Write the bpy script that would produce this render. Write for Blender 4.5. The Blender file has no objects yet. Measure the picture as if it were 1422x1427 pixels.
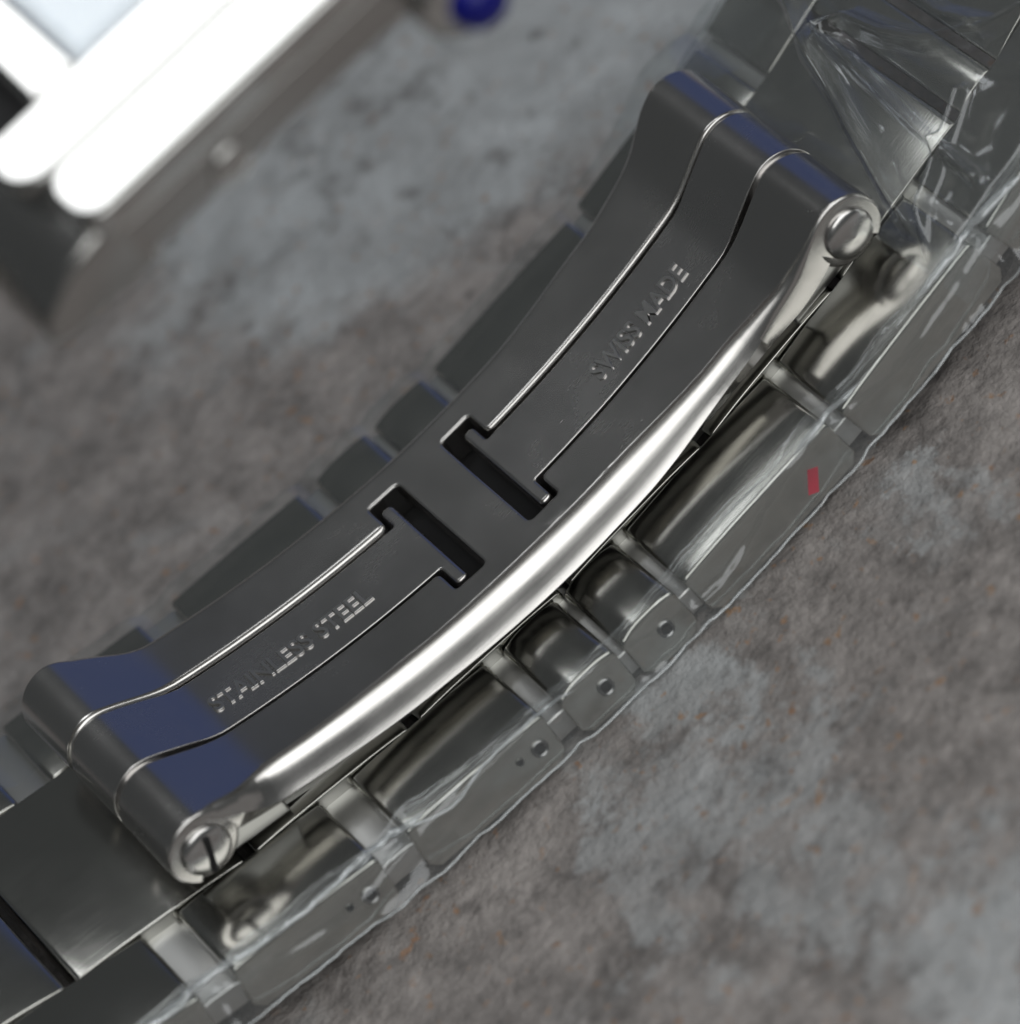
import bpy, bmesh, math, random
from math import sin, cos, radians, pi, sqrt, atan2, hypot
from mathutils import Vector, Matrix, noise
from mathutils.geometry import tessellate_polygon

U = 0.001                      # everything below is written in millimetres
STONE_Z = -3.95
scn = bpy.context.scene
col = scn.collection
random.seed(7)

# ------------------------------------------------------------------ camera
AZ, EL, ROLL, DIST, FPX = radians(-6.8), radians(43), radians(-39.1), 200.0, 7800.0
d = Vector((sin(AZ)*cos(EL), -cos(AZ)*cos(EL), sin(EL)))
fw = -d
r0 = fw.cross(Vector((0, 0, 1))).normalized()
u0 = r0.cross(fw)
rt = r0*cos(ROLL) + u0*sin(ROLL)
up = -r0*sin(ROLL) + u0*cos(ROLL)
pos = d*DIST - rt*((655-711)/FPX*DIST) - up*(-(690-713.5)/FPX*DIST)
cd = bpy.data.cameras.new('camera')
cam = bpy.data.objects.new('camera', cd)
col.objects.link(cam)
cam.matrix_world = Matrix(((rt.x, up.x, d.x, pos.x*U), (rt.y, up.y, d.y, pos.y*U),
                           (rt.z, up.z, d.z, pos.z*U), (0, 0, 0, 1)))
cd.sensor_fit = 'VERTICAL'
cd.sensor_width = 36.0
cd.sensor_height = 36.0
cd.lens = FPX/1427*36.0
cd.clip_start = 0.005
cd.clip_end = 20
cd.dof.use_dof = True
cd.dof.focus_distance = 199.0*U
cd.dof.aperture_fstop = 40.0
scn.camera = cam

# ------------------------------------------------------------------ light: daylight put in by added area lamps
w = bpy.data.worlds.new('World')
scn.world = w
w.use_nodes = True
bg = w.node_tree.nodes['Background']
bg.inputs['Color'].default_value = (0.92, 0.98, 1.0, 1)
bg.inputs['Strength'].default_value = 0.05


def area_lamp(name, p, target, sx, sy, radiance, color, shape='RECTANGLE'):
    l = bpy.data.lights.new(name, 'AREA')
    l.shape = shape
    l.size, l.size_y = sx*U, sy*U
    l.energy = radiance*pi*sx*sy*U*U
    l.color = color
    o = bpy.data.objects.new(name, l)
    col.objects.link(o)
    p, t = Vector(p), Vector(target)
    o.location = p*U
    o.rotation_euler = (t-p).to_track_quat('-Z', 'Y').to_euler()
    return o


area_lamp('key_lamp_behind_camera', (110, -225, 330), (0, 0, 0), 680, 250, 1.75, (0.99, 1.0, 0.985))  # added key lamp, unseen; aimed to light the stone and clasp rim
area_lamp('overhead_lamp', (45, 56, 205), (10, 0, 28), 170, 64, 2.6, (0.97, 0.99, 1.0))  # added lamp, placed so mainly the case top mirrors it white
for bw, bh, br in ((270, 320, 0.06), (210, 265, 0.06), (140, 190, 0.07)):      # nested lamps added for the sky's blue reflection, strongest in the middle
    area_lamp('blue_sky_lamp', (228, 243, 90), (0, 0, 0), bw, bh, br, (0.0, 0.15, 1.0), 'ELLIPSE')

vs = scn.view_settings
vs.view_transform = 'Standard'
vs.look = 'None'
vs.exposure = 0.4
vs.gamma = 1.0
vs.use_curve_mapping = False
scn.render.engine = 'CYCLES'
scn.cycles.max_bounces = 12
scn.cycles.transparent_max_bounces = 24

# ------------------------------------------------------------------ materials


def new_mat(name):
    m = bpy.data.materials.new(name)
    m.use_nodes = True
    nt = m.node_tree
    nt.nodes.clear()
    out = nt.nodes.new('ShaderNodeOutputMaterial')
    return m, nt, out


def N(nt, typ, **kw):
    n = nt.nodes.new(typ)
    for k, v in kw.items():
        if k in n.inputs:
            n.inputs[k].default_value = v
        else:
            setattr(n, k, v)
    return n


def steel(name, base, rough, brushed=0.0, smear=0.0, bump=0.0, stretch=(60, 1600, 1600)):
    m, nt, out = new_mat(name)
    L = nt.links
    b = N(nt, 'ShaderNodeBsdfPrincipled')
    b.inputs['Metallic'].default_value = 1.0
    b.inputs['Base Color'].default_value = (*base, 1)
    b.inputs['Roughness'].default_value = rough
    tc = N(nt, 'ShaderNodeTexCoord')
    # fingerprints / handling haze: slow roughness change
    n1 = N(nt, 'ShaderNodeTexNoise', Scale=260.0, Detail=5.0, Roughness=0.6)
    L.new(tc.outputs['Object'], n1.inputs['Vector'])
    mr = N(nt, 'ShaderNodeMapRange')
    mr.inputs['From Min'].default_value = 0.2
    mr.inputs['From Max'].default_value = 0.8
    mr.inputs['To Min'].default_value = max(0.02, rough-smear)
    mr.inputs['To Max'].default_value = rough+smear
    L.new(n1.outputs['Fac'], mr.inputs['Value'])
    if brushed:
        mp = N(nt, 'ShaderNodeMapping')
        mp.inputs['Scale'].default_value = stretch
        L.new(tc.outputs['Object'], mp.inputs['Vector'])
        n2 = N(nt, 'ShaderNodeTexNoise', Scale=6.0, Detail=3.0, Roughness=0.65)
        L.new(mp.outputs['Vector'], n2.inputs['Vector'])
        ma = N(nt, 'ShaderNodeMath', operation='MULTIPLY_ADD')
        L.new(n2.outputs['Fac'], ma.inputs[0])
        ma.inputs[1].default_value = 0.25*brushed
        L.new(mr.outputs['Result'], ma.inputs[2])
        L.new(ma.outputs[0], b.inputs['Roughness'])
        bp = N(nt, 'ShaderNodeBump')
        bp.inputs['Strength'].default_value = 0.5*brushed
        bp.inputs['Distance'].default_value = 0.00001
        L.new(n2.outputs['Fac'], bp.inputs['Height'])
        L.new(bp.outputs['Normal'], b.inputs['Normal'])
    else:
        L.new(mr.outputs['Result'], b.inputs['Roughness'])
        if bump:
            n3 = N(nt, 'ShaderNodeTexNoise', Scale=420.0, Detail=3.0)
            L.new(tc.outputs['Object'], n3.inputs['Vector'])
            bp = N(nt, 'ShaderNodeBump')
            bp.inputs['Strength'].default_value = 1.0
            bp.inputs['Distance'].default_value = bump*U
            L.new(n3.outputs['Fac'], bp.inputs['Height'])
            L.new(bp.outputs['Normal'], b.inputs['Normal'])
    L.new(b.outputs[0], out.inputs['Surface'])
    return m


M = {}
M['polished'] = steel('polished_steel', (0.58, 0.565, 0.55), 0.22, brushed=0.2, smear=0.05)
M['tongue'] = steel('satin_steel', (0.58, 0.565, 0.555), 0.23, brushed=0.2, smear=0.05)
M['brushed'] = steel('brushed_steel', (0.5, 0.495, 0.465), 0.13, brushed=0.36, smear=0.05)
M['hinge'] = steel('hinge_steel', (0.6, 0.6, 0.59), 0.42)
M['flank'] = steel('case_flank_steel', (0.52, 0.51, 0.495), 0.2, brushed=0.4, smear=0.05)
M['rivet'] = steel('rivet_steel', (0.6, 0.59, 0.58), 0.24, smear=0.08, bump=0.01)
M['case'] = steel('case_steel', (0.66, 0.655, 0.64), 0.09, smear=0.02)
M['letters'] = steel('stamped_letters', (0.6, 0.59, 0.58), 0.3)


def plain(name, colr, rough, metallic=0.0, coat=0.0, trans=0.0, noise_amt=0.15):
    m, nt, out = new_mat(name)
    b = N(nt, 'ShaderNodeBsdfPrincipled')
    b.inputs['Roughness'].default_value = rough
    b.inputs['Metallic'].default_value = metallic
    b.inputs['Coat Weight'].default_value = coat
    b.inputs['Transmission Weight'].default_value = trans
    tc = N(nt, 'ShaderNodeTexCoord')
    n = N(nt, 'ShaderNodeTexNoise', Scale=700.0, Detail=3.0)
    nt.links.new(tc.outputs['Object'], n.inputs['Vector'])
    r = N(nt, 'ShaderNodeValToRGB')
    r.color_ramp.elements[0].position = 0.3
    r.color_ramp.elements[1].position = 0.7
    r.color_ramp.elements[0].color = (*[c*(1-noise_amt) for c in colr], 1)
    r.color_ramp.elements[1].color = (*[min(1, c*(1+noise_amt)) for c in colr], 1)
    nt.links.new(n.outputs['Fac'], r.inputs['Fac'])
    nt.links.new(r.outputs['Color'], b.inputs['Base Color'])
    nt.links.new(b.outputs[0], out.inputs['Surface'])
    return m


M['under'] = plain('recess_shade_black', (0.012, 0.012, 0.013), 0.85)  # near-black colour stands in for shade inside slots, holes and the case groove
M['red'] = plain('red_marker_ink', (0.62, 0.02, 0.06), 0.5)
M['dial'] = plain('silvered_dial', (0.72, 0.76, 0.82), 0.5, noise_amt=0.04)
M['cabochon'] = plain('blue_spinel', (0.004, 0.006, 0.2), 0.3, coat=0.0)
M['hole'] = steel('pin_end_steel', (0.3, 0.3, 0.3), 0.3)


def film_mat(name, base_fac, gain, rough, haze=0.0):
    m, nt, out = new_mat(name)
    L = nt.links
    tr = N(nt, 'ShaderNodeBsdfTransparent')
    tr.inputs['Color'].default_value = (0.97, 0.98, 0.98, 1)
    gl = N(nt, 'ShaderNodeBsdfGlossy')
    gl.inputs['Roughness'].default_value = rough
    gl.inputs['Color'].default_value = (0.95, 0.97, 1, 1)
    lw = N(nt, 'ShaderNodeLayerWeight')
    lw.inputs['Blend'].default_value = 0.5
    pw = N(nt, 'ShaderNodeMath', operation='POWER')
    L.new(lw.outputs['Facing'], pw.inputs[0])
    pw.inputs[1].default_value = 3.0
    ma = N(nt, 'ShaderNodeMath', operation='MULTIPLY_ADD', use_clamp=True)
    L.new(pw.outputs[0], ma.inputs[0])
    ma.inputs[1].default_value = gain
    ma.inputs[2].default_value = base_fac
    tc = N(nt, 'ShaderNodeTexCoord')
    n = N(nt, 'ShaderNodeTexNoise', Scale=500.0, Detail=4.0)
    L.new(tc.outputs['Object'], n.inputs['Vector'])
    bp = N(nt, 'ShaderNodeBump')
    bp.inputs['Strength'].default_value = 1.0
    bp.inputs['Distance'].default_value = 0.00001
    L.new(n.outputs['Fac'], bp.inputs['Height'])
    L.new(bp.outputs['Normal'], gl.inputs['Normal'])
    df = N(nt, 'ShaderNodeBsdfDiffuse')
    df.inputs['Color'].default_value = (0.8, 0.83, 0.84, 1)
    hz = N(nt, 'ShaderNodeMixShader')
    hz.inputs['Fac'].default_value = haze
    L.new(tr.outputs[0], hz.inputs[1])
    L.new(df.outputs[0], hz.inputs[2])
    mx = N(nt, 'ShaderNodeMixShader')
    L.new(ma.outputs[0], mx.inputs['Fac'])
    L.new(hz.outputs[0], mx.inputs[1])
    L.new(gl.outputs[0], mx.inputs[2])
    L.new(mx.outputs[0], out.inputs['Surface'])
    return m


M['film'] = film_mat('clear_plastic_film', 0.06, 1.0, 0.09, 0.07)
M['far_film'] = film_mat('clear_plastic_film_flat', 0.04, 0.7, 0.1, 0.018)
M['crystal'] = film_mat('watch_crystal', 0.06, 0.8, 0.02)


def stone_mat():
    m, nt, out = new_mat('slate_stone')
    L = nt.links
    b = N(nt, 'ShaderNodeBsdfPrincipled')
    b.inputs['Roughness'].default_value = 0.62
    tc = N(nt, 'ShaderNodeTexCoord')

    def ns(scale, detail, rough, dist=0.0, off=(0, 0, 0)):
        mp = N(nt, 'ShaderNodeMapping')
        mp.inputs['Location'].default_value = off
        L.new(tc.outputs['Object'], mp.inputs['Vector'])
        n = N(nt, 'ShaderNodeTexNoise', Scale=scale, Detail=detail, Roughness=rough, Distortion=dist)
        L.new(mp.outputs['Vector'], n.inputs['Vector'])
        return n.outputs['Fac']

    def ramp(fac, p0, p1, c0, c1):
        r = N(nt, 'ShaderNodeValToRGB')
        r.color_ramp.elements[0].position = p0
        r.color_ramp.elements[1].position = p1
        r.color_ramp.elements[0].color = c0
        r.color_ramp.elements[1].color = c1
        L.new(fac, r.inputs['Fac'])
        return r.outputs['Color']

    def mix(f, a, c, blend='MIX'):
        x = N(nt, 'ShaderNodeMix', data_type='RGBA', blend_type=blend)
        if isinstance(f, float):
            x.inputs[0].default_value = f
        else:
            L.new(f, x.inputs[0])
        L.new(a, x.inputs[6])
        L.new(c, x.inputs[7])
        return x.outputs[2]
    mottled = ramp(ns(420, 10, 0.76), 0.34, 0.68, (0.16, 0.148, 0.142, 1), (0.44, 0.402, 0.386, 1))
    bluish = ramp(ns(260, 8, 0.66, 0.6, (3, 1, 0)), 0.33, 0.66, (0.34, 0.352, 0.36, 1), (0.58, 0.61, 0.63, 1))
    # pale mineral patches with ragged edges
    wob = N(nt, 'ShaderNodeTexNoise', Scale=170.0, Detail=8.0, Roughness=0.7)
    L.new(tc.outputs['Object'], wob.inputs['Vector'])
    wv = N(nt, 'ShaderNodeVectorMath', operation='MULTIPLY_ADD')
    L.new(wob.outputs['Color'], wv.inputs[0])
    wv.inputs[1].default_value = (0.02, 0.02, 0)
    wa = N(nt, 'ShaderNodeVectorMath', operation='ADD')
    L.new(tc.outputs['Object'], wa.inputs[0])
    wa.inputs[1].default_value = (-0.01, -0.01, 0)
    L.new(wa.outputs[0], wv.inputs[2])
    patch = None
    for bx, by, br, bs in ((5, 25, 9, 1.0), (12, 21, 8, 1.0), (19, 19, 9, 1.0), (28, 30, 14, 0.9), (-1, -9.5, 3.6, 0.7), (-3.2, -15, 2.8, 0.6), (0.5, -16, 2.6, 0.6), (-1.5, -21.5, 3.2, 0.55), (1.5, -29, 5, 0.7), (11.5, -12, 2.0, 0.5), (-22, -28, 7, 0.6), (-34, 20, 12, 0.7), (30, -30, 9, 0.7)):
        ds = N(nt, 'ShaderNodeVectorMath', operation='DISTANCE')
        L.new(wv.outputs[0], ds.inputs[0])
        ds.inputs[1].default_value = (bx*U, by*U, STONE_Z*U)
        mr = N(nt, 'ShaderNodeMapRange', interpolation_type='SMOOTHSTEP')
        mr.inputs['From Min'].default_value = br*1.1*U
        mr.inputs['From Max'].default_value = br*0.55*U
        mr.inputs['To Max'].default_value = bs
        L.new(ds.outputs['Value'], mr.inputs['Value'])
        if patch is None:
            patch = mr.outputs['Result']
        else:
            mm = N(nt, 'ShaderNodeMath', operation='MAXIMUM')
            L.new(patch, mm.inputs[0])
            L.new(mr.outputs['Result'], mm.inputs[1])
            patch = mm.outputs[0]
    pm = N(nt, 'ShaderNodeMath', operation='MULTIPLY')
    L.new(patch, pm.inputs[0])
    pm.inputs[1].default_value = 0.9
    patch = pm.outputs[0]
    c = mix(patch, mottled, bluish)
    veins = ramp(ns(110, 5, 0.6, 2.2, (7, 2, 0)), 0.55, 0.75, (0, 0, 0, 1), (0.45, 0.45, 0.45, 1))
    pale = ramp(ns(900, 2, 0.5), 0.3, 0.7, (0.36, 0.37, 0.38, 1), (0.42, 0.43, 0.435, 1))
    c = mix(veins, c, pale)
    dark = ramp(ns(620, 4, 0.6, 0.2, (1, 5, 0)), 0.56, 0.7, (0, 0, 0, 1), (0.6, 0.6, 0.6, 1))
    dk = ramp(ns(900, 2, 0.5), 0.3, 0.7, (0.1, 0.092, 0.088, 1), (0.13, 0.12, 0.115, 1))
    c = mix(dark, c, dk)
    speck = ramp(ns(1800, 2, 0.5, 0, (4, 4, 0)), 0.645, 0.74, (0, 0, 0, 1), (0.7, 0.7, 0.7, 1))
    rust = ramp(ns(900, 2, 0.5), 0.3, 0.7, (0.34, 0.17, 0.08, 1), (0.4, 0.24, 0.13, 1))
    c = mix(speck, c, rust)
    L.new(c, b.inputs['Base Color'])
    h = N(nt, 'ShaderNodeMath', operation='ADD')
    L.new(ns(330, 8, 0.65), h.inputs[0])
    L.new(ns(1500, 3, 0.6), h.inputs[1])
    bp = N(nt, 'ShaderNodeBump')
    bp.inputs['Strength'].default_value = 0.8
    bp.inputs['Distance'].default_value = 0.00035
    L.new(h.outputs[0], bp.inputs['Height'])
    L.new(bp.outputs['Normal'], b.inputs['Normal'])
    L.new(b.outputs[0], out.inputs['Surface'])
    return m


M['stone'] = stone_mat()

# ------------------------------------------------------------------ object helpers


def finish(me, mat, angle=35):
    for p in me.polygons:
        p.use_smooth = True
    me.set_sharp_from_angle(angle=radians(angle))
    if mat:
        me.materials.append(M[mat])
    return me


def link_obj(name, me, parent=None):
    o = bpy.data.objects.new(name, me)
    col.objects.link(o)
    if parent is not None:
        o.parent = parent
    return o


def mesh_from(name, verts, faces, mat, angle=35):
    me = bpy.data.meshes.new(name)
    me.from_pydata([(a*U, b*U, c*U) for a, b, c in verts], [], faces)
    me.update()
    bm = bmesh.new()
    bm.from_mesh(me)
    bmesh.ops.recalc_face_normals(bm, faces=bm.faces)
    bm.to_mesh(me)
    bm.free()
    return finish(me, mat, angle)


def fillet(pts, seg=5):
    """pts: (x, y, corner radius, bevel radius of the edge LEAVING this corner) -> dense outline"""
    out = []
    n = len(pts)
    for i in range(n):
        x, y, r, e = pts[i]
        p = Vector((x, y))
        a = Vector(pts[i-1][:2])-p
        b = Vector(pts[(i+1) % n][:2])-p
        ep = pts[i-1][3]
        la, lb = a.length, b.length
        a /= la
        b /= lb
        ang = a.angle(b)
        if r <= 0 or ang > radians(178):
            out.append((x, y, (e+ep)/2))
            continue
        t = min(r/math.tan(ang/2), la*0.48, lb*0.48)
        rr = t*math.tan(ang/2)
        c = p+(a+b).normalized()*(rr/sin(ang/2))
        s, f = p+a*t-c, p+b*t-c
        a0 = atan2(s.y, s.x)
        da = atan2(s.x*f.y-s.y*f.x, s.dot(f))
        for k in range(seg+1):
            q = a0+da*k/seg
            out.append((c.x+rr*cos(q), c.y+rr*sin(q), ep+(e-ep)*k/seg))
    return out


def plate(name, outline, t, mapf, mat, stations=None, K=5, rb=0.0, angle=40, under=0.0):
    """solid plate from a CCW outline (x, y, top bevel radius); cut at stations, then mapped"""
    n = len(outline)
    P = [Vector((a, b)) for a, b, c in outline]
    R = [c for a, b, c in outline]
    inn = []
    for i in range(n):
        e1 = (P[i]-P[i-1]).normalized()
        e2 = (P[(i+1) % n]-P[i]).normalized()
        n1, n2 = Vector((-e1.y, e1.x)), Vector((-e2.y, e2.x))
        m = n1+n2
        m /= max(0.3, m.dot(n1))
        inn.append(m)
    rings = []
    if rb > 0:
        # the wide outer bevels end in an undercut lip
        rings.append([(P[i]+inn[i]*(rb+under*smooth(0.3, 0.9, R[i])), -t) for i in range(n)])
        rings.append([(P[i]+inn[i]*0.8*under*smooth(0.3, 0.9, R[i]), -t+rb) for i in range(n)])
    else:
        rings.append([(P[i], -t) for i in range(n)])
    for k in range(K+1):
        th = pi/2*k/K
        rg = []
        for i in range(n):
            # wide bevels are a soft chamfer, narrow ones a quarter round
            a, b = 1-cos(th), 1-sin(th)
            q = smooth(0.3, 0.9, R[i])
            t = k/K
            bow = 0.13*sin(pi*t)*t
            ca, cb = t-bow, 1-t-bow
            rg.append((P[i]+inn[i]*R[i]*(a*(1-q)+ca*q), -R[i]*(b*(1-q)+cb*q)))
        rings.append(rg)
    rings.append([(P[i]+inn[i]*(R[i]*1.06+0.01), 0.0) for i in range(n)])
    V, F = [], []
    for rg in rings:
        V += [(p.x, p.y, z) for p, z in rg]
    for k in range(len(rings)-1):
        for i in range(n):
            j = (i+1) % n
            F.append((k*n+i, k*n+j, (k+1)*n+j, (k+1)*n+i))
    base = (len(rings)-1)*n
    tri = tessellate_polygon([[Vector((p.x, p.y, 0)) for p, z in rings[-1]]])
    F += [tuple(base+i for i in f) for f in tri]
    tri = tessellate_polygon([[Vector((p.x, p.y, 0)) for p, z in rings[0]]])
    F += [tuple(f) for f in tri]
    bm = bmesh.new()
    bv = [bm.verts.new(v) for v in V]
    for f in F:
        try:
            bm.faces.new([bv[i] for i in f])
        except ValueError:
            pass
    for s in (stations or []):
        bmesh.ops.bisect_plane(bm, geom=bm.verts[:]+bm.edges[:]+bm.faces[:], plane_co=(s, 0, 0), plane_no=(1, 0, 0), dist=1e-5)
    bmesh.ops.recalc_face_normals(bm, faces=bm.faces)
    for v in bm.verts:
        v.co = Vector(mapf(*v.co))*U
    me = bpy.data.meshes.new(name)
    bm.to_mesh(me)
    bm.free()
    return finish(me, mat, angle)


def lathe(name, prof, seg, mat, mtx=None, angle=40):
    """prof: (radius, axial) pairs, revolved about local z"""
    V, F = [], []
    for r, z in prof:
        for k in range(seg):
            a = 2*pi*k/seg
            V.append((r*cos(a), r*sin(a), z))
    for i in range(len(prof)-1):
        for k in range(seg):
            F.append((i*seg+k, i*seg+(k+1) % seg, (i+1)*seg+(k+1) % seg, (i+1)*seg+k))
    F.append(tuple(range(seg)))
    F.append(tuple((len(prof)-1)*seg+k for k in range(seg)))
    if mtx is not None:
        V = [tuple(mtx @ Vector(v)) for v in V]
    return mesh_from(name, V, F, mat, angle)


def bar(name, prof, y0, y1, b, mat, seg=3, angle=35, slant=(0, 0)):
    """closed (x, z) profile extruded along y with rounded end edges (radius b)"""
    n = len(prof)
    P = [Vector(p) for p in prof]
    area = sum(P[i-1].x*P[i].y-P[i].x*P[i-1].y for i in range(n))
    sg = 1 if area > 0 else -1
    inn = []
    for i in range(n):
        e1 = (P[i]-P[i-1]).normalized()
        e2 = (P[(i+1) % n]-P[i]).normalized()
        n1, n2 = Vector((-e1.y, e1.x))*sg, Vector((-e2.y, e2.x))*sg
        m = n1+n2
        inn.append(m/max(0.4, m.dot(n1)))
    V, F = [], []
    rows = []
    for k in range(seg+1):
        th = pi/2*k/seg
        rows.append((y0+b*(1-sin(th)), b*(1-cos(th))))
    rows = [(y0, b)]+[(y0+b*(1-cos(pi/2*k/seg)), b*(1-sin(pi/2*k/seg))) for k in range(1, seg+1)]
    rows += [(y0+y1-y, o) for y, o in reversed(rows)]
    for y, o in rows:
        for i in range(n):
            q = P[i]+inn[i]*o
            dy = slant[0]*(q.y+2.0) if y < (y0+y1)/2 else -slant[1]*(q.y+2.0)
            V.append((q.x, y+dy, q.y))
    for k in range(len(rows)-1):
        for i in range(n):
            j = (i+1) % n
            F.append((k*n+i, k*n+j, (k+1)*n+j, (k+1)*n+i))
    F.append(tuple(range(n)))
    F.append(tuple((len(rows)-1)*n+i for i in range(n)))
    return mesh_from(name, V, F, mat, angle)


def smooth(a, b, x):
    t = max(0.0, min(1.0, (x-a)/(b-a)))
    return t*t*(3-2*t)


# ------------------------------------------------------------------ the stone surface
bm = bmesh.new()
G = 90
for i in range(G+1):
    for j in range(G+1):
        x = (i/G-0.5)*2
        y = (j/G-0.5)*2
        x, y = 400*x*abs(x)**0.8, 400*y*abs(y)**0.8
        z = STONE_Z-0.08+0.08*noise.noise(Vector((x*0.05, y*0.05, 0.3)))
        bm.verts.new((x*U, y*U, z*U))
bm.verts.ensure_lookup_table()
for i in range(G):
    for j in range(G):
        a = i*(G+1)+j
        bm.faces.new([bm.verts[a], bm.verts[a+G+1], bm.verts[a+G+2], bm.verts[a+1]])
me = bpy.data.meshes.new('stone_surface')
bm.to_mesh(me)
bm.free()
o = link_obj('stone_surface', finish(me, 'stone'))
o['kind'] = 'structure'
o['label'] = 'mottled grey brown slate surface under the watch'

# ------------------------------------------------------------------ the watch
watch = bpy.data.objects.new('wristwatch', None)
col.objects.link(watch)
watch.location = (0, 0, STONE_Z*U)
watch.empty_display_size = 0.01
watch['label'] = 'steel wristwatch with its bracelet closed, folding clasp in focus and case blurred'
watch['category'] = 'watch'
INV = Matrix.Translation((0, 0, -STONE_Z*U))


def part(name, me, parent=None):
    o = bpy.data.objects.new(name, me)
    col.objects.link(o)
    o.parent = parent or watch
    if parent is None or parent is watch:
        o.matrix_parent_inverse = INV
    return o


# -------- clasp path (right half; mirrored for the left)
path = []
x = 0.0
while x < 12.0:
    path.append((x, 0.0107*x*x))
    x += 0.1
RC, RR = (15.5, 1.75), 1.5
h0 = (12.0, 0.0107*12.0**2)
m0 = (cos(atan2(0.257, 1)), sin(atan2(0.257, 1)))
a0 = radians(118)
h1 = (RC[0]+RR*cos(a0), RC[1]+RR*sin(a0))
m1 = (sin(a0), -cos(a0))
LEN = hypot(h1[0]-h0[0], h1[1]-h0[1])*1.05
for k in range(24):
    t = k/24
    b00, b10, b01, b11 = 2*t**3-3*t**2+1, t**3-2*t**2+t, -2*t**3+3*t**2, t**3-t**2
    path.append(tuple(b00*h0[i]+b10*LEN*m0[i]+b01*h1[i]+b11*LEN*m1[i] for i in (0, 1)))
for k in range(41):
    a = a0-radians(175)*k/40
    path.append((RC[0]+RR*cos(a), RC[1]+RR*sin(a)))
cum = [0.0]
for i in range(1, len(path)):
    cum.append(cum[-1]+hypot(path[i][0]-path[i-1][0], path[i][1]-path[i-1][1]))
S_END = cum[-1]


def clasp_at(s):
    sg = 1 if s >= 0 else -1
    q = min(abs(s), S_END-1e-6)
    lo, hi = 0, len(cum)-1
    while hi-lo > 1:
        mid = (lo+hi)//2
        if cum[mid] <= q:
            lo = mid
        else:
            hi = mid
    f = (q-cum[lo])/(cum[hi]-cum[lo])

    def tang(i):
        i0, i1 = max(0, i-1), min(len(path)-1, i+1)
        t = Vector((path[i1][0]-path[i0][0], path[i1][1]-path[i0][1]))
        if i == 0:
            t = Vector((1, 0))
        return t.normalized()
    t = (tang(lo)*(1-f)+tang(hi)*f).normalized()
    X = path[lo][0]*(1-f)+path[hi][0]*f
    Z = path[lo][1]*(1-f)+path[hi][1]*f
    return sg*X, Z, -sg*t.y, t.x          # x, z, normal x, normal z


def bend(recess=0.0, flare=True):
    def f(s, y, h):
        X, Z, nx, nz = clasp_at(s)
        k = recess*(1-smooth(12.2, 13.8, abs(s)))
        fl = 0.3*smooth(11.5, 15.0, abs(s))*smooth(3.0, 5.0, abs(y)) if flare else 0
        return X+nx*(h-k), y+(fl if y > 0 else -fl), Z+nz*(h-k)
    return f


ST = [i*0.4 for i in range(-32, 33)]+[s*(12.8+k*0.16) for k in range(1, int((S_END-12.8)/0.16)) for s in (1, -1)]
ST = sorted(ST)
RO, RI = 1.15, 0.11
SE = S_END-0.02
W = 5.3
H = fillet([(-SE, -W, .25, RO), (SE, -W, .25, .15), (SE, -1.88, .15, .12), (2.15, -1.88, .25, RI), (2.15, -3.1, .16, RI),
            (0.7, -3.1, .22, RI), (0.7, 3.1, .22, RI), (2.15, 3.1, .16, RI), (2.15, 1.78, .25, .17), (SE, 1.78, .15, .15),
            (SE, W, .25, RO), (-SE, W, .25, .15), (-SE, 1.78, .15, .27), (-2.85, 1.78, .25, RI), (-2.85, 3.1, .16, RI),
            (-1.42, 3.1, .22, RI), (-1.42, -3.1, .22, RI), (-2.85, -3.1, .16, RI), (-2.85, -1.88, .25, .12), (-SE, -1.88, .15, .15)])
dense = []
for i, (a, b, c) in enumerate(H):
    dense.append((a, b, c))
    a2, b2, c2 = H[(i+1) % len(H)]
    if abs(a2-a) > 20:
        for k in range(1, 80):
            f = k/80
            dense.append((a+(a2-a)*f, b+(b2-b)*f, RO))
KN = [(-40, .15), (-15.8, .15), (-14.4, .55), (-12, 1.0), (-6, 1.12), (0, 1.2), (4, 1.15), (9.5, .75), (13, .42), (15, .15), (40, .15)]


def edge_r(a):
    for (x0, r0_), (x1, r1_) in zip(KN[:-1], KN[1:]):
        if x0 <= a <= x1:
            return r0_+(r1_-r0_)*smooth(x0, x1, a)
    return .15


H = [(a, b, edge_r(a) if c > 0.5 else c) for a, b, c in dense]
clasp = part('folding_clasp', plate('folding_clasp', H, 1.42, bend(), 'polished', ST, K=8, rb=0.06, under=0.4))
clasp['label'] = 'dark polished folding clasp with two long rails and a centre bridge'

TW = 1.63
TR = fillet([(1.42, -2.8, .22, .16), (1.95, -2.8, .2, .12), (1.95, -TW, .12, .05), (SE, -TW, .15, .05), (SE, TW, .15, .05),
             (1.95, TW, .12, .12), (1.95, 2.7, .2, .12), (1.42, 2.7, .22, .16)])
TL = fillet([(-SE, -TW, .15, .05), (-2.65, -TW, .12, .12), (-2.65, -2.8, .2, .12), (-2.12, -2.8, .22, .16), (-2.12, 2.7, .22, .12),
             (-2.65, 2.7, .2, .12), (-2.65, TW, .12, .05), (-SE, TW, .15, .05)])
t1 = part('tongue', plate('tongue', TR, 1.1, bend(0.13, False), 'tongue', [s for s in ST if s > 1]), clasp)
t1['label'] = 'narrow tongue with a T shaped head stamped SWISS MADE'
t2 = part('tongue', plate('tongue', TL, 1.1, bend(0.13, False), 'tongue', [s for s in ST if s < -1]), clasp)
t2['label'] = 'narrow tongue with a T shaped head stamped STAINLESS STEEL'

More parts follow.
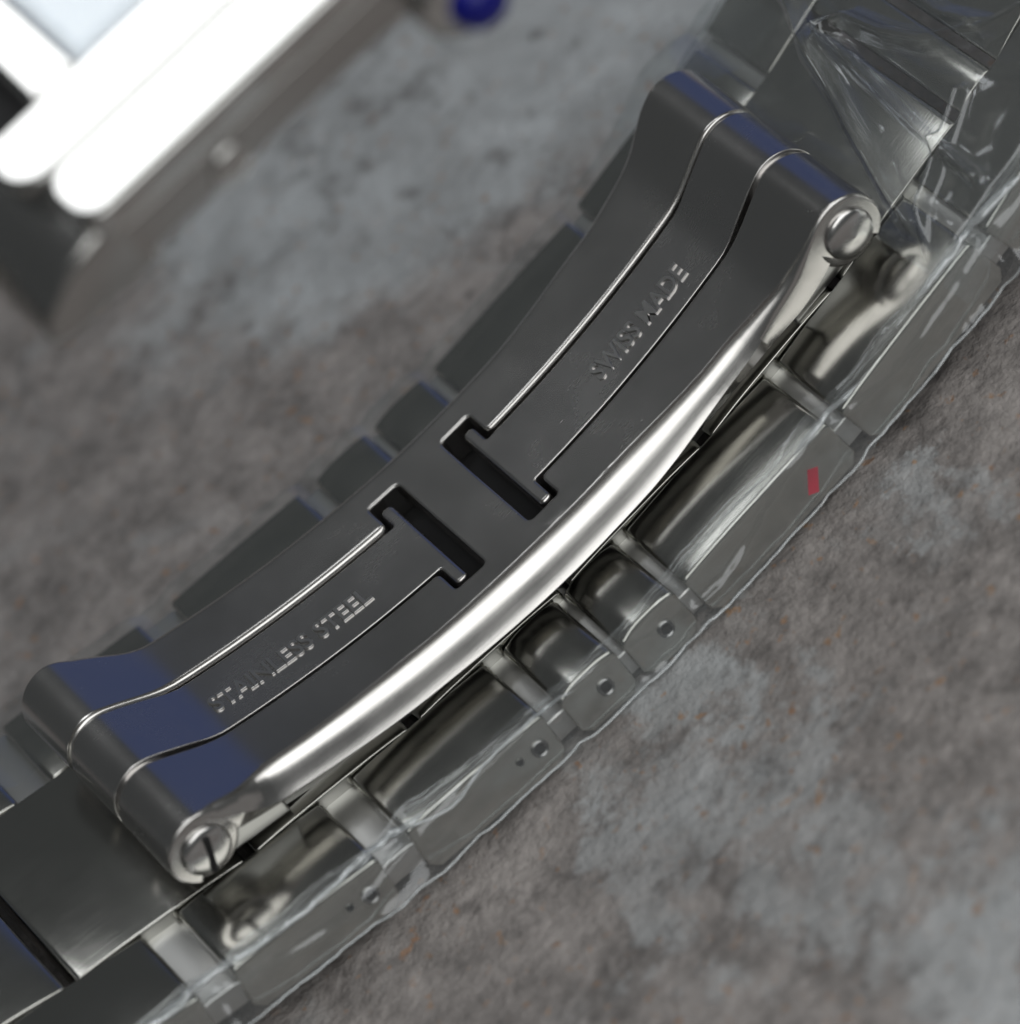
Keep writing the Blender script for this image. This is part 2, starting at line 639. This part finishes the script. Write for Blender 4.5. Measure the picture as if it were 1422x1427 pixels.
UB = fillet([(-14.6, -4.0, .3, .1), (14.6, -4.0, .3, .1), (14.6, 4.0, .3, .1), (-14.6, 4.0, .3, .1)])
part('lower_blade', plate('lower_blade', UB, 0.95, lambda s, y, h: bend(0, False)(s, y, h-1.55), 'hinge', [s for s in ST if abs(s) < 14.5]), clasp)
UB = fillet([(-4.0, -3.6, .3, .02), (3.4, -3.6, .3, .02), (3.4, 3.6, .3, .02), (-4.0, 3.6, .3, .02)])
part('slot_shade_plate', plate('slot_shade_plate', UB, 0.1, lambda s, y, h: bend(0, False)(s, y, h-1.44), 'under', [s for s in ST if abs(s) < 4]), clasp)  # black plate added so the slots read as deep shade
# hinge feet that carry the rolled ends on the links
for sx in (-1, 1):
    up_ = [(12.4, 0.0107*12.4**2-1.3), (13.4, 1.0), (14.4, 1.5), (15.5, 1.2), (16.4, 0.6), (16.6, 0.1)]
    lo_ = [(16.6, -1.9+0.0064*16.6**2+0.06), (14.5, -1.9+0.0064*14.5**2+0.06), (12.4, -1.9+0.0064*12.4**2+0.06)]
    part('hinge_foot', bar('hinge_foot', [(sx*a, b) for a, b in up_+lo_], -4.5, 4.5, 0.15, 'hinge'), clasp)
# solid pin filling each rolled end
for sx in (-1, 1):
    mt = Matrix.Translation((sx*RC[0], 0, RC[1])) @ Matrix.Rotation(radians(90), 4, 'X')
    hl = W+0.26
    part('hinge_pin', lathe('hinge_pin', [(0.0, -hl), (1.2, -hl), (1.36, -hl+0.12), (1.36, hl-0.12), (1.2, hl), (0.0, hl)], 40, 'polished', mt), clasp)

# rivets at the four ends of the hinge barrels
for sx in (-1, 1):
    for sy in (-1, 1):
        prof = [(0.0, -1.2), (0.8, -1.2), (1.0, 0.02), (1.0, 0.06)]+[(1.0*cos(a*pi/16), 0.06+0.33*sin(a*pi/16)) for a in range(1, 8)]+[(0.02, 0.42)]
        mt = Matrix.Translation((sx*(RC[0]+0.05), sy*(W+0.3), RC[1]-0.02)) @ Matrix.Rotation(radians(90 if sy < 0 else -90), 4, 'X')
        rv = part('rivet', lathe('rivet', prof, 28, 'rivet', mt), clasp)
        if sx < 0 and sy < 0:
            # slot of this pin: a dark thin bar let into the head
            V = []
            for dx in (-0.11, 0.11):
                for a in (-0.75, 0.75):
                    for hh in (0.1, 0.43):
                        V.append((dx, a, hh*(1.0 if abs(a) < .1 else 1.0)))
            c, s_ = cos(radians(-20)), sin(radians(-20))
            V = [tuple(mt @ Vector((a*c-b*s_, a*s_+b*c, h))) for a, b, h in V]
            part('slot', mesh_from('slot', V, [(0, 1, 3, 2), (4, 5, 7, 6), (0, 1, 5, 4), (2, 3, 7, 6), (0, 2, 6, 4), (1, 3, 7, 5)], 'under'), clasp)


# stamped lettering, mapped on the curved tongues
def lettering(text, s0, s1, yb, height, recess):
    cu = bpy.data.curves.new('lettering', 'FONT')
    cu.body = text
    cu.size = 1.0
    cu.extrude = 0.02
    cu.bevel_depth = 0.016
    cu.offset = 0.012
    cu.bevel_resolution = 1
    cu.resolution_u = 4
    ob = bpy.data.objects.new('lettering_source', cu)
    col.objects.link(ob)
    dg = bpy.context.evaluated_depsgraph_get()
    me = bpy.data.meshes.new_from_object(ob.evaluated_get(dg))
    bpy.data.objects.remove(ob)
    xs = [v.co.x for v in me.vertices]
    ys = [v.co.y for v in me.vertices]
    x0, x1, y0, y1 = min(xs), max(xs), min(ys), max(ys)
    f = bend(recess, False)
    for v in me.vertices:
        s = s0+(v.co.x-x0)/(x1-x0)*(s1-s0)
        y = yb+(v.co.y-y0)/(y1-y0)*height
        v.co = Vector(f(s, y, v.co.z*2.1-0.005))*U
    me.name = 'lettering'
    finish(me, 'letters', 30)
    return part('lettering', me, clasp)


lt = lettering('SWISS MADE', 6.15, 11.1, -0.78, 0.95, 0.13)
lt['label'] = 'stamped words SWISS MADE'
lt = lettering('STAINLESS STEEL', -12.0, -5.05, -0.62, 0.9, 0.13)
lt['label'] = 'stamped words STAINLESS STEEL'

# -------- bracelet loop
HX, HZ = 7.9, 29.5          # centre of the watch head (underside)


def zb(x):
    return -1.9+(0.0072 if x > 0 else 0.0055)*x*x


def bez(p, n):
    out = []
    for k in range(1, n+1):
        t = k/n
        out.append(tuple((1-t)**3*p[0][i]+3*(1-t)**2*t*p[1][i]+3*(1-t)*t*t*p[2][i]+t**3*p[3][i] for i in (0, 1)))
    return out


right = [(i*0.25, zb(i*0.25)) for i in range(0, 105)]
xr = right[-1][0]
right += bez([right[-1], (xr+13, right[-1][1]+13*0.0144*xr), (40, 27), (HX+15.2, HZ+0.4)], 80)
left = [(-i*0.25, zb(-i*0.25)) for i in range(0, 105)]
xl = left[-1][0]
left += bez([left[-1], (xl-16, left[-1][1]+16*0.011*-xl), (-40, 27), (HX-15.2, HZ+0.4)], 80)


def arc(pl):
    c = [0.0]
    for i in range(1, len(pl)):
        c.append(c[-1]+hypot(pl[i][0]-pl[i-1][0], pl[i][1]-pl[i-1][1]))
    return c


cr, cl = arc(right), arc(left)


def on_loop(s):
    pl, c, sg = (right, cr, 1) if s >= 0 else (left, cl, -1)
    q = min(abs(s), c[-1]-1e-4)
    i = max(k for k in range(len(c)) if c[k] <= q)
    i = min(i, len(c)-2)
    f = (q-c[i])/(c[i+1]-c[i])
    X = pl[i][0]*(1-f)+pl[i+1][0]*f
    Z = pl[i][1]*(1-f)+pl[i+1][1]*f
    a, b = pl[max(0, i-1)], pl[min(len(pl)-1, i+2)]
    t = Vector((b[0]-a[0], b[1]-a[1])).normalized()*sg
    return X, Z, t


HEAD_TILT = radians(13)


def link_matrix(s):
    X, Z, t = on_loop(s)
    tw = HEAD_TILT*smooth(40, (cr if s > 0 else cl)[-1], abs(s))
    m = Matrix(((t.x, 0, -t.y, X*U), (0, 1, 0, 0), (t.y, 0, t.x, Z*U), (0, 0, 0, 1)))
    return m @ Matrix.Rotation(-tw if t.x < 0 else tw, 4, 'X')


def link_profile(L, T, e, drop, skew=0.0):
    """rounded bar seen from the side: crowned top, rounded shoulders"""
    top = []
    n = 16
    for k in range(n+1):
        q = -1+2*k/n
        z = -drop*abs(q-skew)**3.0/(1+abs(skew))**3
        top.append((q*(L/2-e), z))
    pts = []
    zl_, zr_ = top[0][1], top[-1][1]
    for k in range(6):                                   # left shoulder
        a = pi-(pi/2)*k/5
        pts.append((-L/2+e+e*cos(a), zl_-e+e*sin(a)))
    pts += top[1:-1]
    for k in range(6):
        a = pi/2-(pi/2)*k/5
        pts.append((L/2-e+e*cos(a), zr_-e+e*sin(a)))
    b = 0.35
    pts += [(L/2, -T+b), (L/2-b, -T), (-L/2+b, -T), (-L/2, -T+b)]
    return pts


mesh_cache = {}
SL = 0.27              # the outer flanks of the links lean inwards towards the top


def link_mesh(L, T, e, drop, y0, y1, bev, skew=0.0):
    k = (round(L, 2), T, e, drop, round(y0, 2), round(y1, 2), bev, skew)
    if k not in mesh_cache:
        mesh_cache[k] = bar('link', link_profile(L, T, e, drop, skew), y0, y1, bev, 'brushed', slant=((SL if y0 < -6 else 0), (SL if y1 > 6 else 0)))
    return mesh_cache[k]


def hw(s):
    return 9.1+0.35*smooth(4, 26, abs(s))


side_spans = [(10.9, 18.35), (2.85, 10.35), (-0.25, 2.4), (-3.2, -0.55), (-10.2, -3.9), (-17.9, -11.5), (-25.4, -19.3), (18.95, 26.2)]
centre_spans = [(14.6, 21.5), (21.85, 23.7), (24.05, 30.0), (7.4, 14.2), (0.2, 7.0), (-7.0, -0.2), (-14.4, -7.4), (-22.1, -14.8), (-29.2, -22.5)]
s = 26.8
while s+6.9 < cr[-1]-0.5:
    side_spans.append((s, s+6.9))
    s += 7.5
s = 30.4
while s+6.9 < cr[-1]-0.5:
    centre_spans.append((s, s+7.1))
    s += 7.5
s = -26.2
while s-6.9 > -cl[-1]+0.5:
    side_spans.append((s-6.9, s))
    s -= 7.5
s = -29.6
while s-6.9 > -cl[-1]+0.5:
    centre_spans.append((s-7.1, s))
    s -= 7.5

near_links = {}
for a, b in side_spans:
    m = (a+b)/2
    h = hw(m)
    small = (b-a) < 4
    for sy in (-1, 1):
        y0, y1 = (-h, -4.75) if sy < 0 else (4.75, h)
        me = link_mesh(b-a, 2.0, 0.3 if small else 0.22, 0.14 if small else 0.06, y0, y1, 0.1, 0.1)
        o = part('link', me)
        o.matrix_basis = link_matrix(m)
        if sy < 0:
            near_links[a] = (o, b-a, h)
for a, b in centre_spans:
    m = (a+b)/2
    me = link_mesh(b-a, 1.9, 0.22, 0.08, -4.65, 4.65, 0.07)
    o = part('link', me)
    o.matrix_basis = link_matrix(m)

# hinge tubes showing in the gaps between the side links
edges = sorted(side_spans)
for (a0_, b0_), (a1_, b1_) in zip(edges[:-1], edges[1:]):
    m = (b0_+a1_)/2
    if abs(m) > 30:
        continue
    gw = (a1_-b0_)/2+0.3
    o = part('hinge_tube', bar('hinge_tube', [(-gw, -1.7), (gw, -1.7), (gw, -0.72), (gw*0.5, -0.58), (-gw*0.5, -0.58), (-gw, -0.72)], -hw(m)+0.45, hw(m)-0.45, 0.1, 'hinge'))
    o.matrix_basis = link_matrix(m)

# pin ends on the near side of the links
for a, frac in ((-17.9, 0.36), (-10.2, 0.38), (-3.2, 0.12), (-0.25, 0.1)):
    o, L, h = near_links[a]
    for k, (r, dx, dz) in enumerate(((0.33, 0, 0), (0.15, -0.85, 0.1))):
        if k and L < 4:
            continue
        prof = [(r*0.6, -0.1), (r, -0.1), (r, 0.05), (r*0.85, 0.09), (r*0.66, 0.05), (r*0.6, -0.1)]
        mt = Matrix.Translation((frac*L+dx, -h+SL*(1.0+dz), -1.0+dz)) @ Matrix.Rotation(radians(90)-math.atan(SL), 4, 'X')
        part('pin', lathe('pin', prof, 20, 'hole', mt), o)
        part('pin_hole_shade', lathe('pin_hole_shade', [(0.0, -0.1), (r*0.64, -0.1), (r*0.62, 0.012), (0.0, 0.02)], 16, 'under', mt), o)  # disc on the uncut link, the hole's shade put into its colour
# red inspection mark
o, L, h = near_links[2.85]
yy = -h-0.012
V = [(a, yy+SL*(c+2.0), c) for a, c in ((1.5, -1.45), (1.85, -1.65), (2.45, -0.95), (2.1, -0.75))]
V += [(a, b+0.03, c) for a, b, c in V]
rm = part('red_mark', mesh_from('red_mark', V, [(0, 1, 2, 3), (4, 5, 6, 7), (0, 1, 5, 4), (1, 2, 6, 5), (2, 3, 7, 6), (3, 0, 4, 7)], 'red'), o)

# -------- watch head
HM = Matrix.Translation((HX*U, 0, HZ*U)) @ Matrix.Rotation(HEAD_TILT, 4, 'X')


def hpart(name, me, parent=None):
    o = part(name, me, parent)
    if parent is None:
        o.matrix_basis = HM
    return o


ident = lambda dz: (lambda x, y, z: (x, y, z+dz))
HWY = 12.0
B = fillet([(-13.7, -HWY, 1.8, .12), (13.7, -HWY, 1.8, .12), (13.7, HWY, 1.8, .12), (-13.7, HWY, 1.8, .12)], 8)
case = hpart('watch_case', plate('watch_case', B, 2.6, ident(2.55), 'flank', rb=0.8))
case['label'] = 'blurred polished steel rectangular case'


o1 = fillet([(-13.0, -11.3, 1.2, .05), (13.0, -11.3, 1.2, .05), (13.0, 11.3, 1.2, .05), (-13.0, 11.3, 1.2, .05)], 6)
part('case_groove_shade', plate('case_groove_shade', o1, 0.6, ident(3.0), 'under'), case)  # groove added and coloured black for the dark reflection below the shoulder


def rails(sy):
    y0, y1 = sorted((sy*7.35, sy*9.75))
    o1 = fillet([(-14.0, y0, 1.2, .25), (14.0, y0, 1.2, .25), (14.0, y1, 1.2, .25), (-14.0, y1, 1.2, .25)], 6)
    part('case_rail', plate('case_rail', o1, 1.4, ident(4.3), 'case'), case)
    y0, y1 = sorted((sy*9.65, sy*(HWY+0.15)))
    o2 = fillet([(-13.3, y0, 1.0, .28), (13.3, y0, 1.0, .28), (13.3, y1, 1.0, .28), (-13.3, y1, 1.0, .28)], 6)
    part('case_shoulder', plate('case_shoulder', o2, 1.15, lambda x, y, z: (x, y, z+4.15-0.045*(abs(y)-9.65)), 'case'), case)


rails(-1)
rails(1)
for sx in (-1, 1):
    x0, x1 = sorted((sx*9.7, sx*11.6))
    o1 = fillet([(x0, -7.3, .2, .3), (x1, -7.3, .2, .3), (x1, 7.3, .2, .3), (x0, 7.3, .2, .3)], 4)
    part('bezel_bar', plate('bezel_bar', o1, 1.2, ident(4.15), 'case'), case)
o1 = fillet([(-9.65, -7.25, .2, .05), (9.65, -7.25, .2, .05), (9.65, 7.25, .2, .05), (-9.65, 7.25, .2, .05)], 4)
part('dial', plate('dial', o1, 0.3, ident(3.25), 'dial'), case)
o1 = fillet([(-9.6, -7.2, .2, .25), (9.6, -7.2, .2, .25), (9.6, 7.2, .2, .25), (-9.6, 7.2, .2, .25)], 4)
part('crystal', plate('crystal', o1, 0.5, ident(4.3), 'crystal'), case)
LP = [(-11.8, 3.05), (-13.4, 3.0), (-14.7, 2.6), (-15.7, 1.8), (-16.2, 1.1), (-16.3, 0.5), (-15.9, 0.1), (-15.0, -0.1), (-11.8, -0.12)]
for sx in (-1, 1):
    for sy in (-1, 1):
        y0, y1 = sorted((sy*6.3, sy*(HWY-0.08)))
        part('lug', bar('lug', [(-sx*a, b) for a, b in LP], y0, y1, 0.4, 'flank', angle=60), case)
# crown with blue cabochon, on the near side
kn = []
prof = [(0.0, 0.0), (1.0, 0.0), (1.0, 0.5), (1.9, 0.7), (2.05, 0.9), (2.05, 2.2), (1.7, 2.5), (1.25, 2.7), (0.0, 2.7)]
V, F = [], []
seg = 48
for i, (r, z) in enumerate(prof):
    for k in range(seg):
        rr = r*(1.0 if not 3 <= i <= 5 else (1.0 if k % 3 else 0.93))
        V.append((rr*cos(2*pi*k/seg), rr*sin(2*pi*k/seg), z))
for i in range(len(prof)-1):
    for k in range(seg):
        F.append((i*seg+k, i*seg+(k+1) % seg, (i+1)*seg+(k+1) % seg, (i+1)*seg+k))
mt = Matrix.Translation((0.3, -HWY, 1.9)) @ Matrix.Scale(0.86, 4) @ Matrix.Rotation(radians(90), 4, 'X')
part('crown', mesh_from('crown', [tuple(mt @ Vector(v)) for v in V], F, 'case'), case)
prof = [(0.0, 2.5), (1.2, 2.5)]+[(1.2*cos(a*pi/16), 2.7+1.2*sin(a*pi/16)) for a in range(0, 8)]+[(0.02, 3.9)]
cb = part('cabochon', lathe('cabochon', prof, 24, 'cabochon', mt), case)
cb['label'] = 'dark blue domed stone on the crown'
for sx in (-8.5, 8.5):
    mt = Matrix.Translation((sx, -HWY, 1.3)) @ Matrix.Scale(0.85, 4) @ Matrix.Rotation(radians(90), 4, 'X')
    part('screw', lathe('screw', [(0.0, -0.3), (0.9, -0.3), (0.9, 0.05), (0.8, 0.18), (0.45, 0.3), (0.02, 0.33)], 24, 'case', mt), case)

# ------------------------------------------------------------------ clear plastic film round the bracelet


def gap(x, spans, wd=0.35):
    g = 1.0
    for a, b in spans:
        if a-wd < x < b+wd:
            e = min(x-a, b-x)
            g = min(g, 1-smooth(-wd, wd, e))
    return g


def sheet(name, nu, nv, f, label, mat='film'):
    V, F = [], []
    for i in range(nu+1):
        for j in range(nv+1):
            V.append(f(i/nu, j/nv))
    for i in range(nu):
        for j in range(nv):
            a = i*(nv+1)+j
            F.append((a, a+nv+1, a+nv+2, a+1))
    me = bpy.data.meshes.new(name)
    me.from_pydata([(a*U, b*U, c*U) for a, b, c in V], [], F)
    me.update()
    finish(me, mat, 80)
    o = link_obj(name, me)
    o['label'] = label
    o['category'] = 'plastic film'
    o['group'] = 'clear film left on the bracelet'
    return o


def polyline(pts, t):
    n = len(pts)-1
    q = t*n
    i = min(n-1, int(q))
    f = q-i
    p = [Vector(pts[max(0, min(n, i+k))]) for k in (-1, 0, 1, 2)]
    return 0.5*((2*p[1])+(p[2]-p[0])*f+(2*p[0]-5*p[1]+4*p[2]-p[3])*f*f+(3*p[1]-p[0]-3*p[2]+p[3])*f**3)


def loop_pt(s, y, h):
    X, Z, t = on_loop(s)
    return (X-t.y*h, y, Z+t.x*h)


def near_film(u, v):
    s = -27+u*(25.0+27)
    g = gap(s, side_spans, 0.5)
    h = hw(s)
    wv = noise.noise(Vector((s*0.45, 0.7, 2.0)))
    w2 = noise.noise(Vector((s*1.3, v*3.0, 5.0)))
    cs = [(-h+1.15+0.4*wv, 0.05), (-h+0.9+0.2*wv, 0.06), (-h+0.62, 0.06), (-h+0.42, -0.08), (-h+0.2, -0.8), (-h+0.02-0.18*max(0, wv), -1.5), (-h-0.1-0.25*abs(wv), -1.85), (-h-0.1-0.3*abs(wv), -1.95)]
    y, z = polyline(cs, v)
    k = smooth(0.1, 0.4, v)
    z -= 0.4*g*(1-smooth(0.35, 0.7, v))*k+0.12*g*(1-k)
    y += 0.3*g*smooth(0.15, 0.4, v)*(1-smooth(0.5, 0.85, v))
    # creases: thin raised folds wandering along the edge
    s2 = noise.noise(Vector((s*0.13, 8.3, 1.0)))
    for vr, amp, wd in ((0.30+0.18*s2, 0.3, 0.035), (0.55+0.3*noise.noise(Vector((s*0.15, 1.3, 4.0))), 0.16, 0.05), (0.14+0.25*noise.noise(Vector((s*0.12, 3.3, 7.0))), 0.2, 0.03)):
        rg = amp*math.exp(-((v-vr)/wd)**2)*(0.35+0.65*smooth(-0.25, 0.2, noise.noise(Vector((s*0.35, vr*3, 11.0)))))
        z += rg
        y -= rg*0.7*smooth(0.25, 0.5, v)
    bl = math.exp(-((s-19.0)/1.3)**2)+0.8*math.exp(-((s+19.0)/1.6)**2)+0.6*math.exp(-((s+11.0)/1.2)**2)
    y -= 0.55*bl*smooth(0.4, 0.9, v)
    z += 0.25*bl*smooth(0.0, 0.3, v)
    z += 0.025*w2+0.1*max(0, wv-0.1)*smooth(0.0, 0.3, v)
    y += 0.05*noise.noise(Vector((s*2.1, v*4, 9)))
    return loop_pt(s, y, z)


near_sheet = sheet('plastic_film', 520, 110, near_film, 'clear wrinkled film folded over the near edge of the bracelet with the pin holes')


def far_film(u, v):
    s = -25+u*(21.0+25)
    g = gap(s, side_spans, 0.5)
    h = hw(s)
    wv = noise.noise(Vector((s*0.4, 4.7, 2.0)))
    w2 = noise.noise(Vector((s*1.2, v*3.0, 15.0)))
    bulge = 1.3*math.exp(-((s-16.5)/2.2)**2)
    cs = [(5.6+0.15*wv, 0.12+bulge), (7.0, 0.14+bulge*1.1), (h-0.2, 0.14+0.1*abs(wv)+bulge*0.7), (h+0.15, -0.15+bulge*0.3), (h+0.2, -0.9), (h+0.2+0.2*abs(wv), -1.9)]
    y, z = polyline(cs, v)
    z -= 0.3*g*(1-smooth(0.5, 0.9, v))
    z += 0.06*w2
    return loop_pt(s, y, z)


sheet('plastic_film', 360, 30, far_film, 'clear film along the far edge of the bracelet beside the watch head', 'far_film')


FOLDS = [([(22.6, 7.5), (21.7, 4.8), (20.9, 2.9), (19.9, 0.0), (18.8, -3.2), (17.5, -6.6)], 0.7, 0.28),
         ([(21.5, 2.2), (22.4, 1.4), (22.7, -0.7), (23.3, -2.6), (24.7, -4.8), (26.5, -6.0)], 0.8, 0.34),
         ([(21.4, 1.7), (21.0, -1.3), (20.6, -4.2), (20.5, -6.0), (20.3, -8.0)], 0.5, 0.24),
         ([(25.0, 3.0), (24.6, 0.2), (24.4, -2.3), (24.9, -4.3)], 0.6, 0.26),
         ([(22.5, -5.2), (21.4, -5.7), (18.6, -6.6), (17.0, -8.0)], 0.5, 0.24)]


def tent_film(u, v):
    s = 16.6+u*14.5
    y = -9.3+v*18.6
    # taut folds fanning out from two pinched corners
    z = 0.25
    for pts, amp, wd in FOLDS:
        best = 9.0
        for (ax, ay), (bx_, by_) in zip(pts[:-1], pts[1:]):
            ex, ey = bx_-ax, by_-ay
            q = max(0.0, min(1.0, ((s-ax)*ex+(y-ay)*ey)/(ex*ex+ey*ey)))
            best = min(best, hypot(s-ax-ex*q, y-ay-ey*q))
        z += amp*(math.exp(-(best/wd)**2)+0.5*math.exp(-best/(wd*5)))
    z += 0.25*noise.noise(Vector((s*0.35, y*0.35, 3.1)))+0.03*noise.noise(Vector((s*1.0, y*0.9, 1.1)))
    z *= smooth(0, 0.12, u)
    z += 0.12
    e = abs(y)-8.6
    if e > 0:
        z -= 2.0*e
    return loop_pt(s, y, z)


sheet('plastic_film', 170, 210, tent_film, 'crumpled clear film stretched over the links beyond the unslotted rivet')


# rolled hem of the near film: a thin pale bead that wanders along the bracelet's edge and dips into the gaps
M['hem'] = film_mat('folded_plastic_film', 0.18, 0.9, 0.1, 0.34)


def hem(s0, s1, v0, wav, rad, ph):
    n = int((s1-s0)/0.09)
    C = []
    for k in range(n+1):
        s_ = s0+(s1-s0)*k/n
        q = v0+wav*noise.noise(Vector((s_*0.3, ph, 2.2)))-0.1*gap(s_, side_spans, 0.6)
        p = Vector(near_film((s_+27)/52.0, max(0.02, min(0.98, q))))
        C.append(p+Vector((0, -0.03, 0.05)))
    V, F = [], []
    for k, p in enumerate(C):
        t = (C[min(n, k+1)]-C[max(0, k-1)]).normalized()
        a = t.cross(Vector((0, 0, 1))).normalized()
        b = t.cross(a)
        r = rad*(0.55+0.6*abs(noise.noise(Vector((k*0.035, ph, 6.0)))))*smooth(0, 8, k)*smooth(0, 8, n-k)+0.004
        for j in range(8):
            V.append(tuple(p+a*(r*1.6*cos(j*pi/4))+b*(r*sin(j*pi/4))))
    for k in range(n):
        for j in range(8):
            F.append((k*8+j, k*8+(j+1) % 8, (k+1)*8+(j+1) % 8, (k+1)*8+j))
    o = link_obj('film_fold', mesh_from('film_fold', V, F, 'hem', 80), near_sheet)
    return o


hem(-26, -9.2, 0.34, 0.16, 0.15, 1.0)
hem(-12.5, -2.5, 0.42, 0.14, 0.07, 5.0)
hem(8.6, 12.2, 0.36, 0.1, 0.13, 9.0)
hem(15.5, 21.5, 0.34, 0.14, 0.15, 13.0)
hem(-24, 4, 0.93, 0.06, 0.05, 17.0)
hem(3, 22, 0.93, 0.06, 0.05, 21.0)
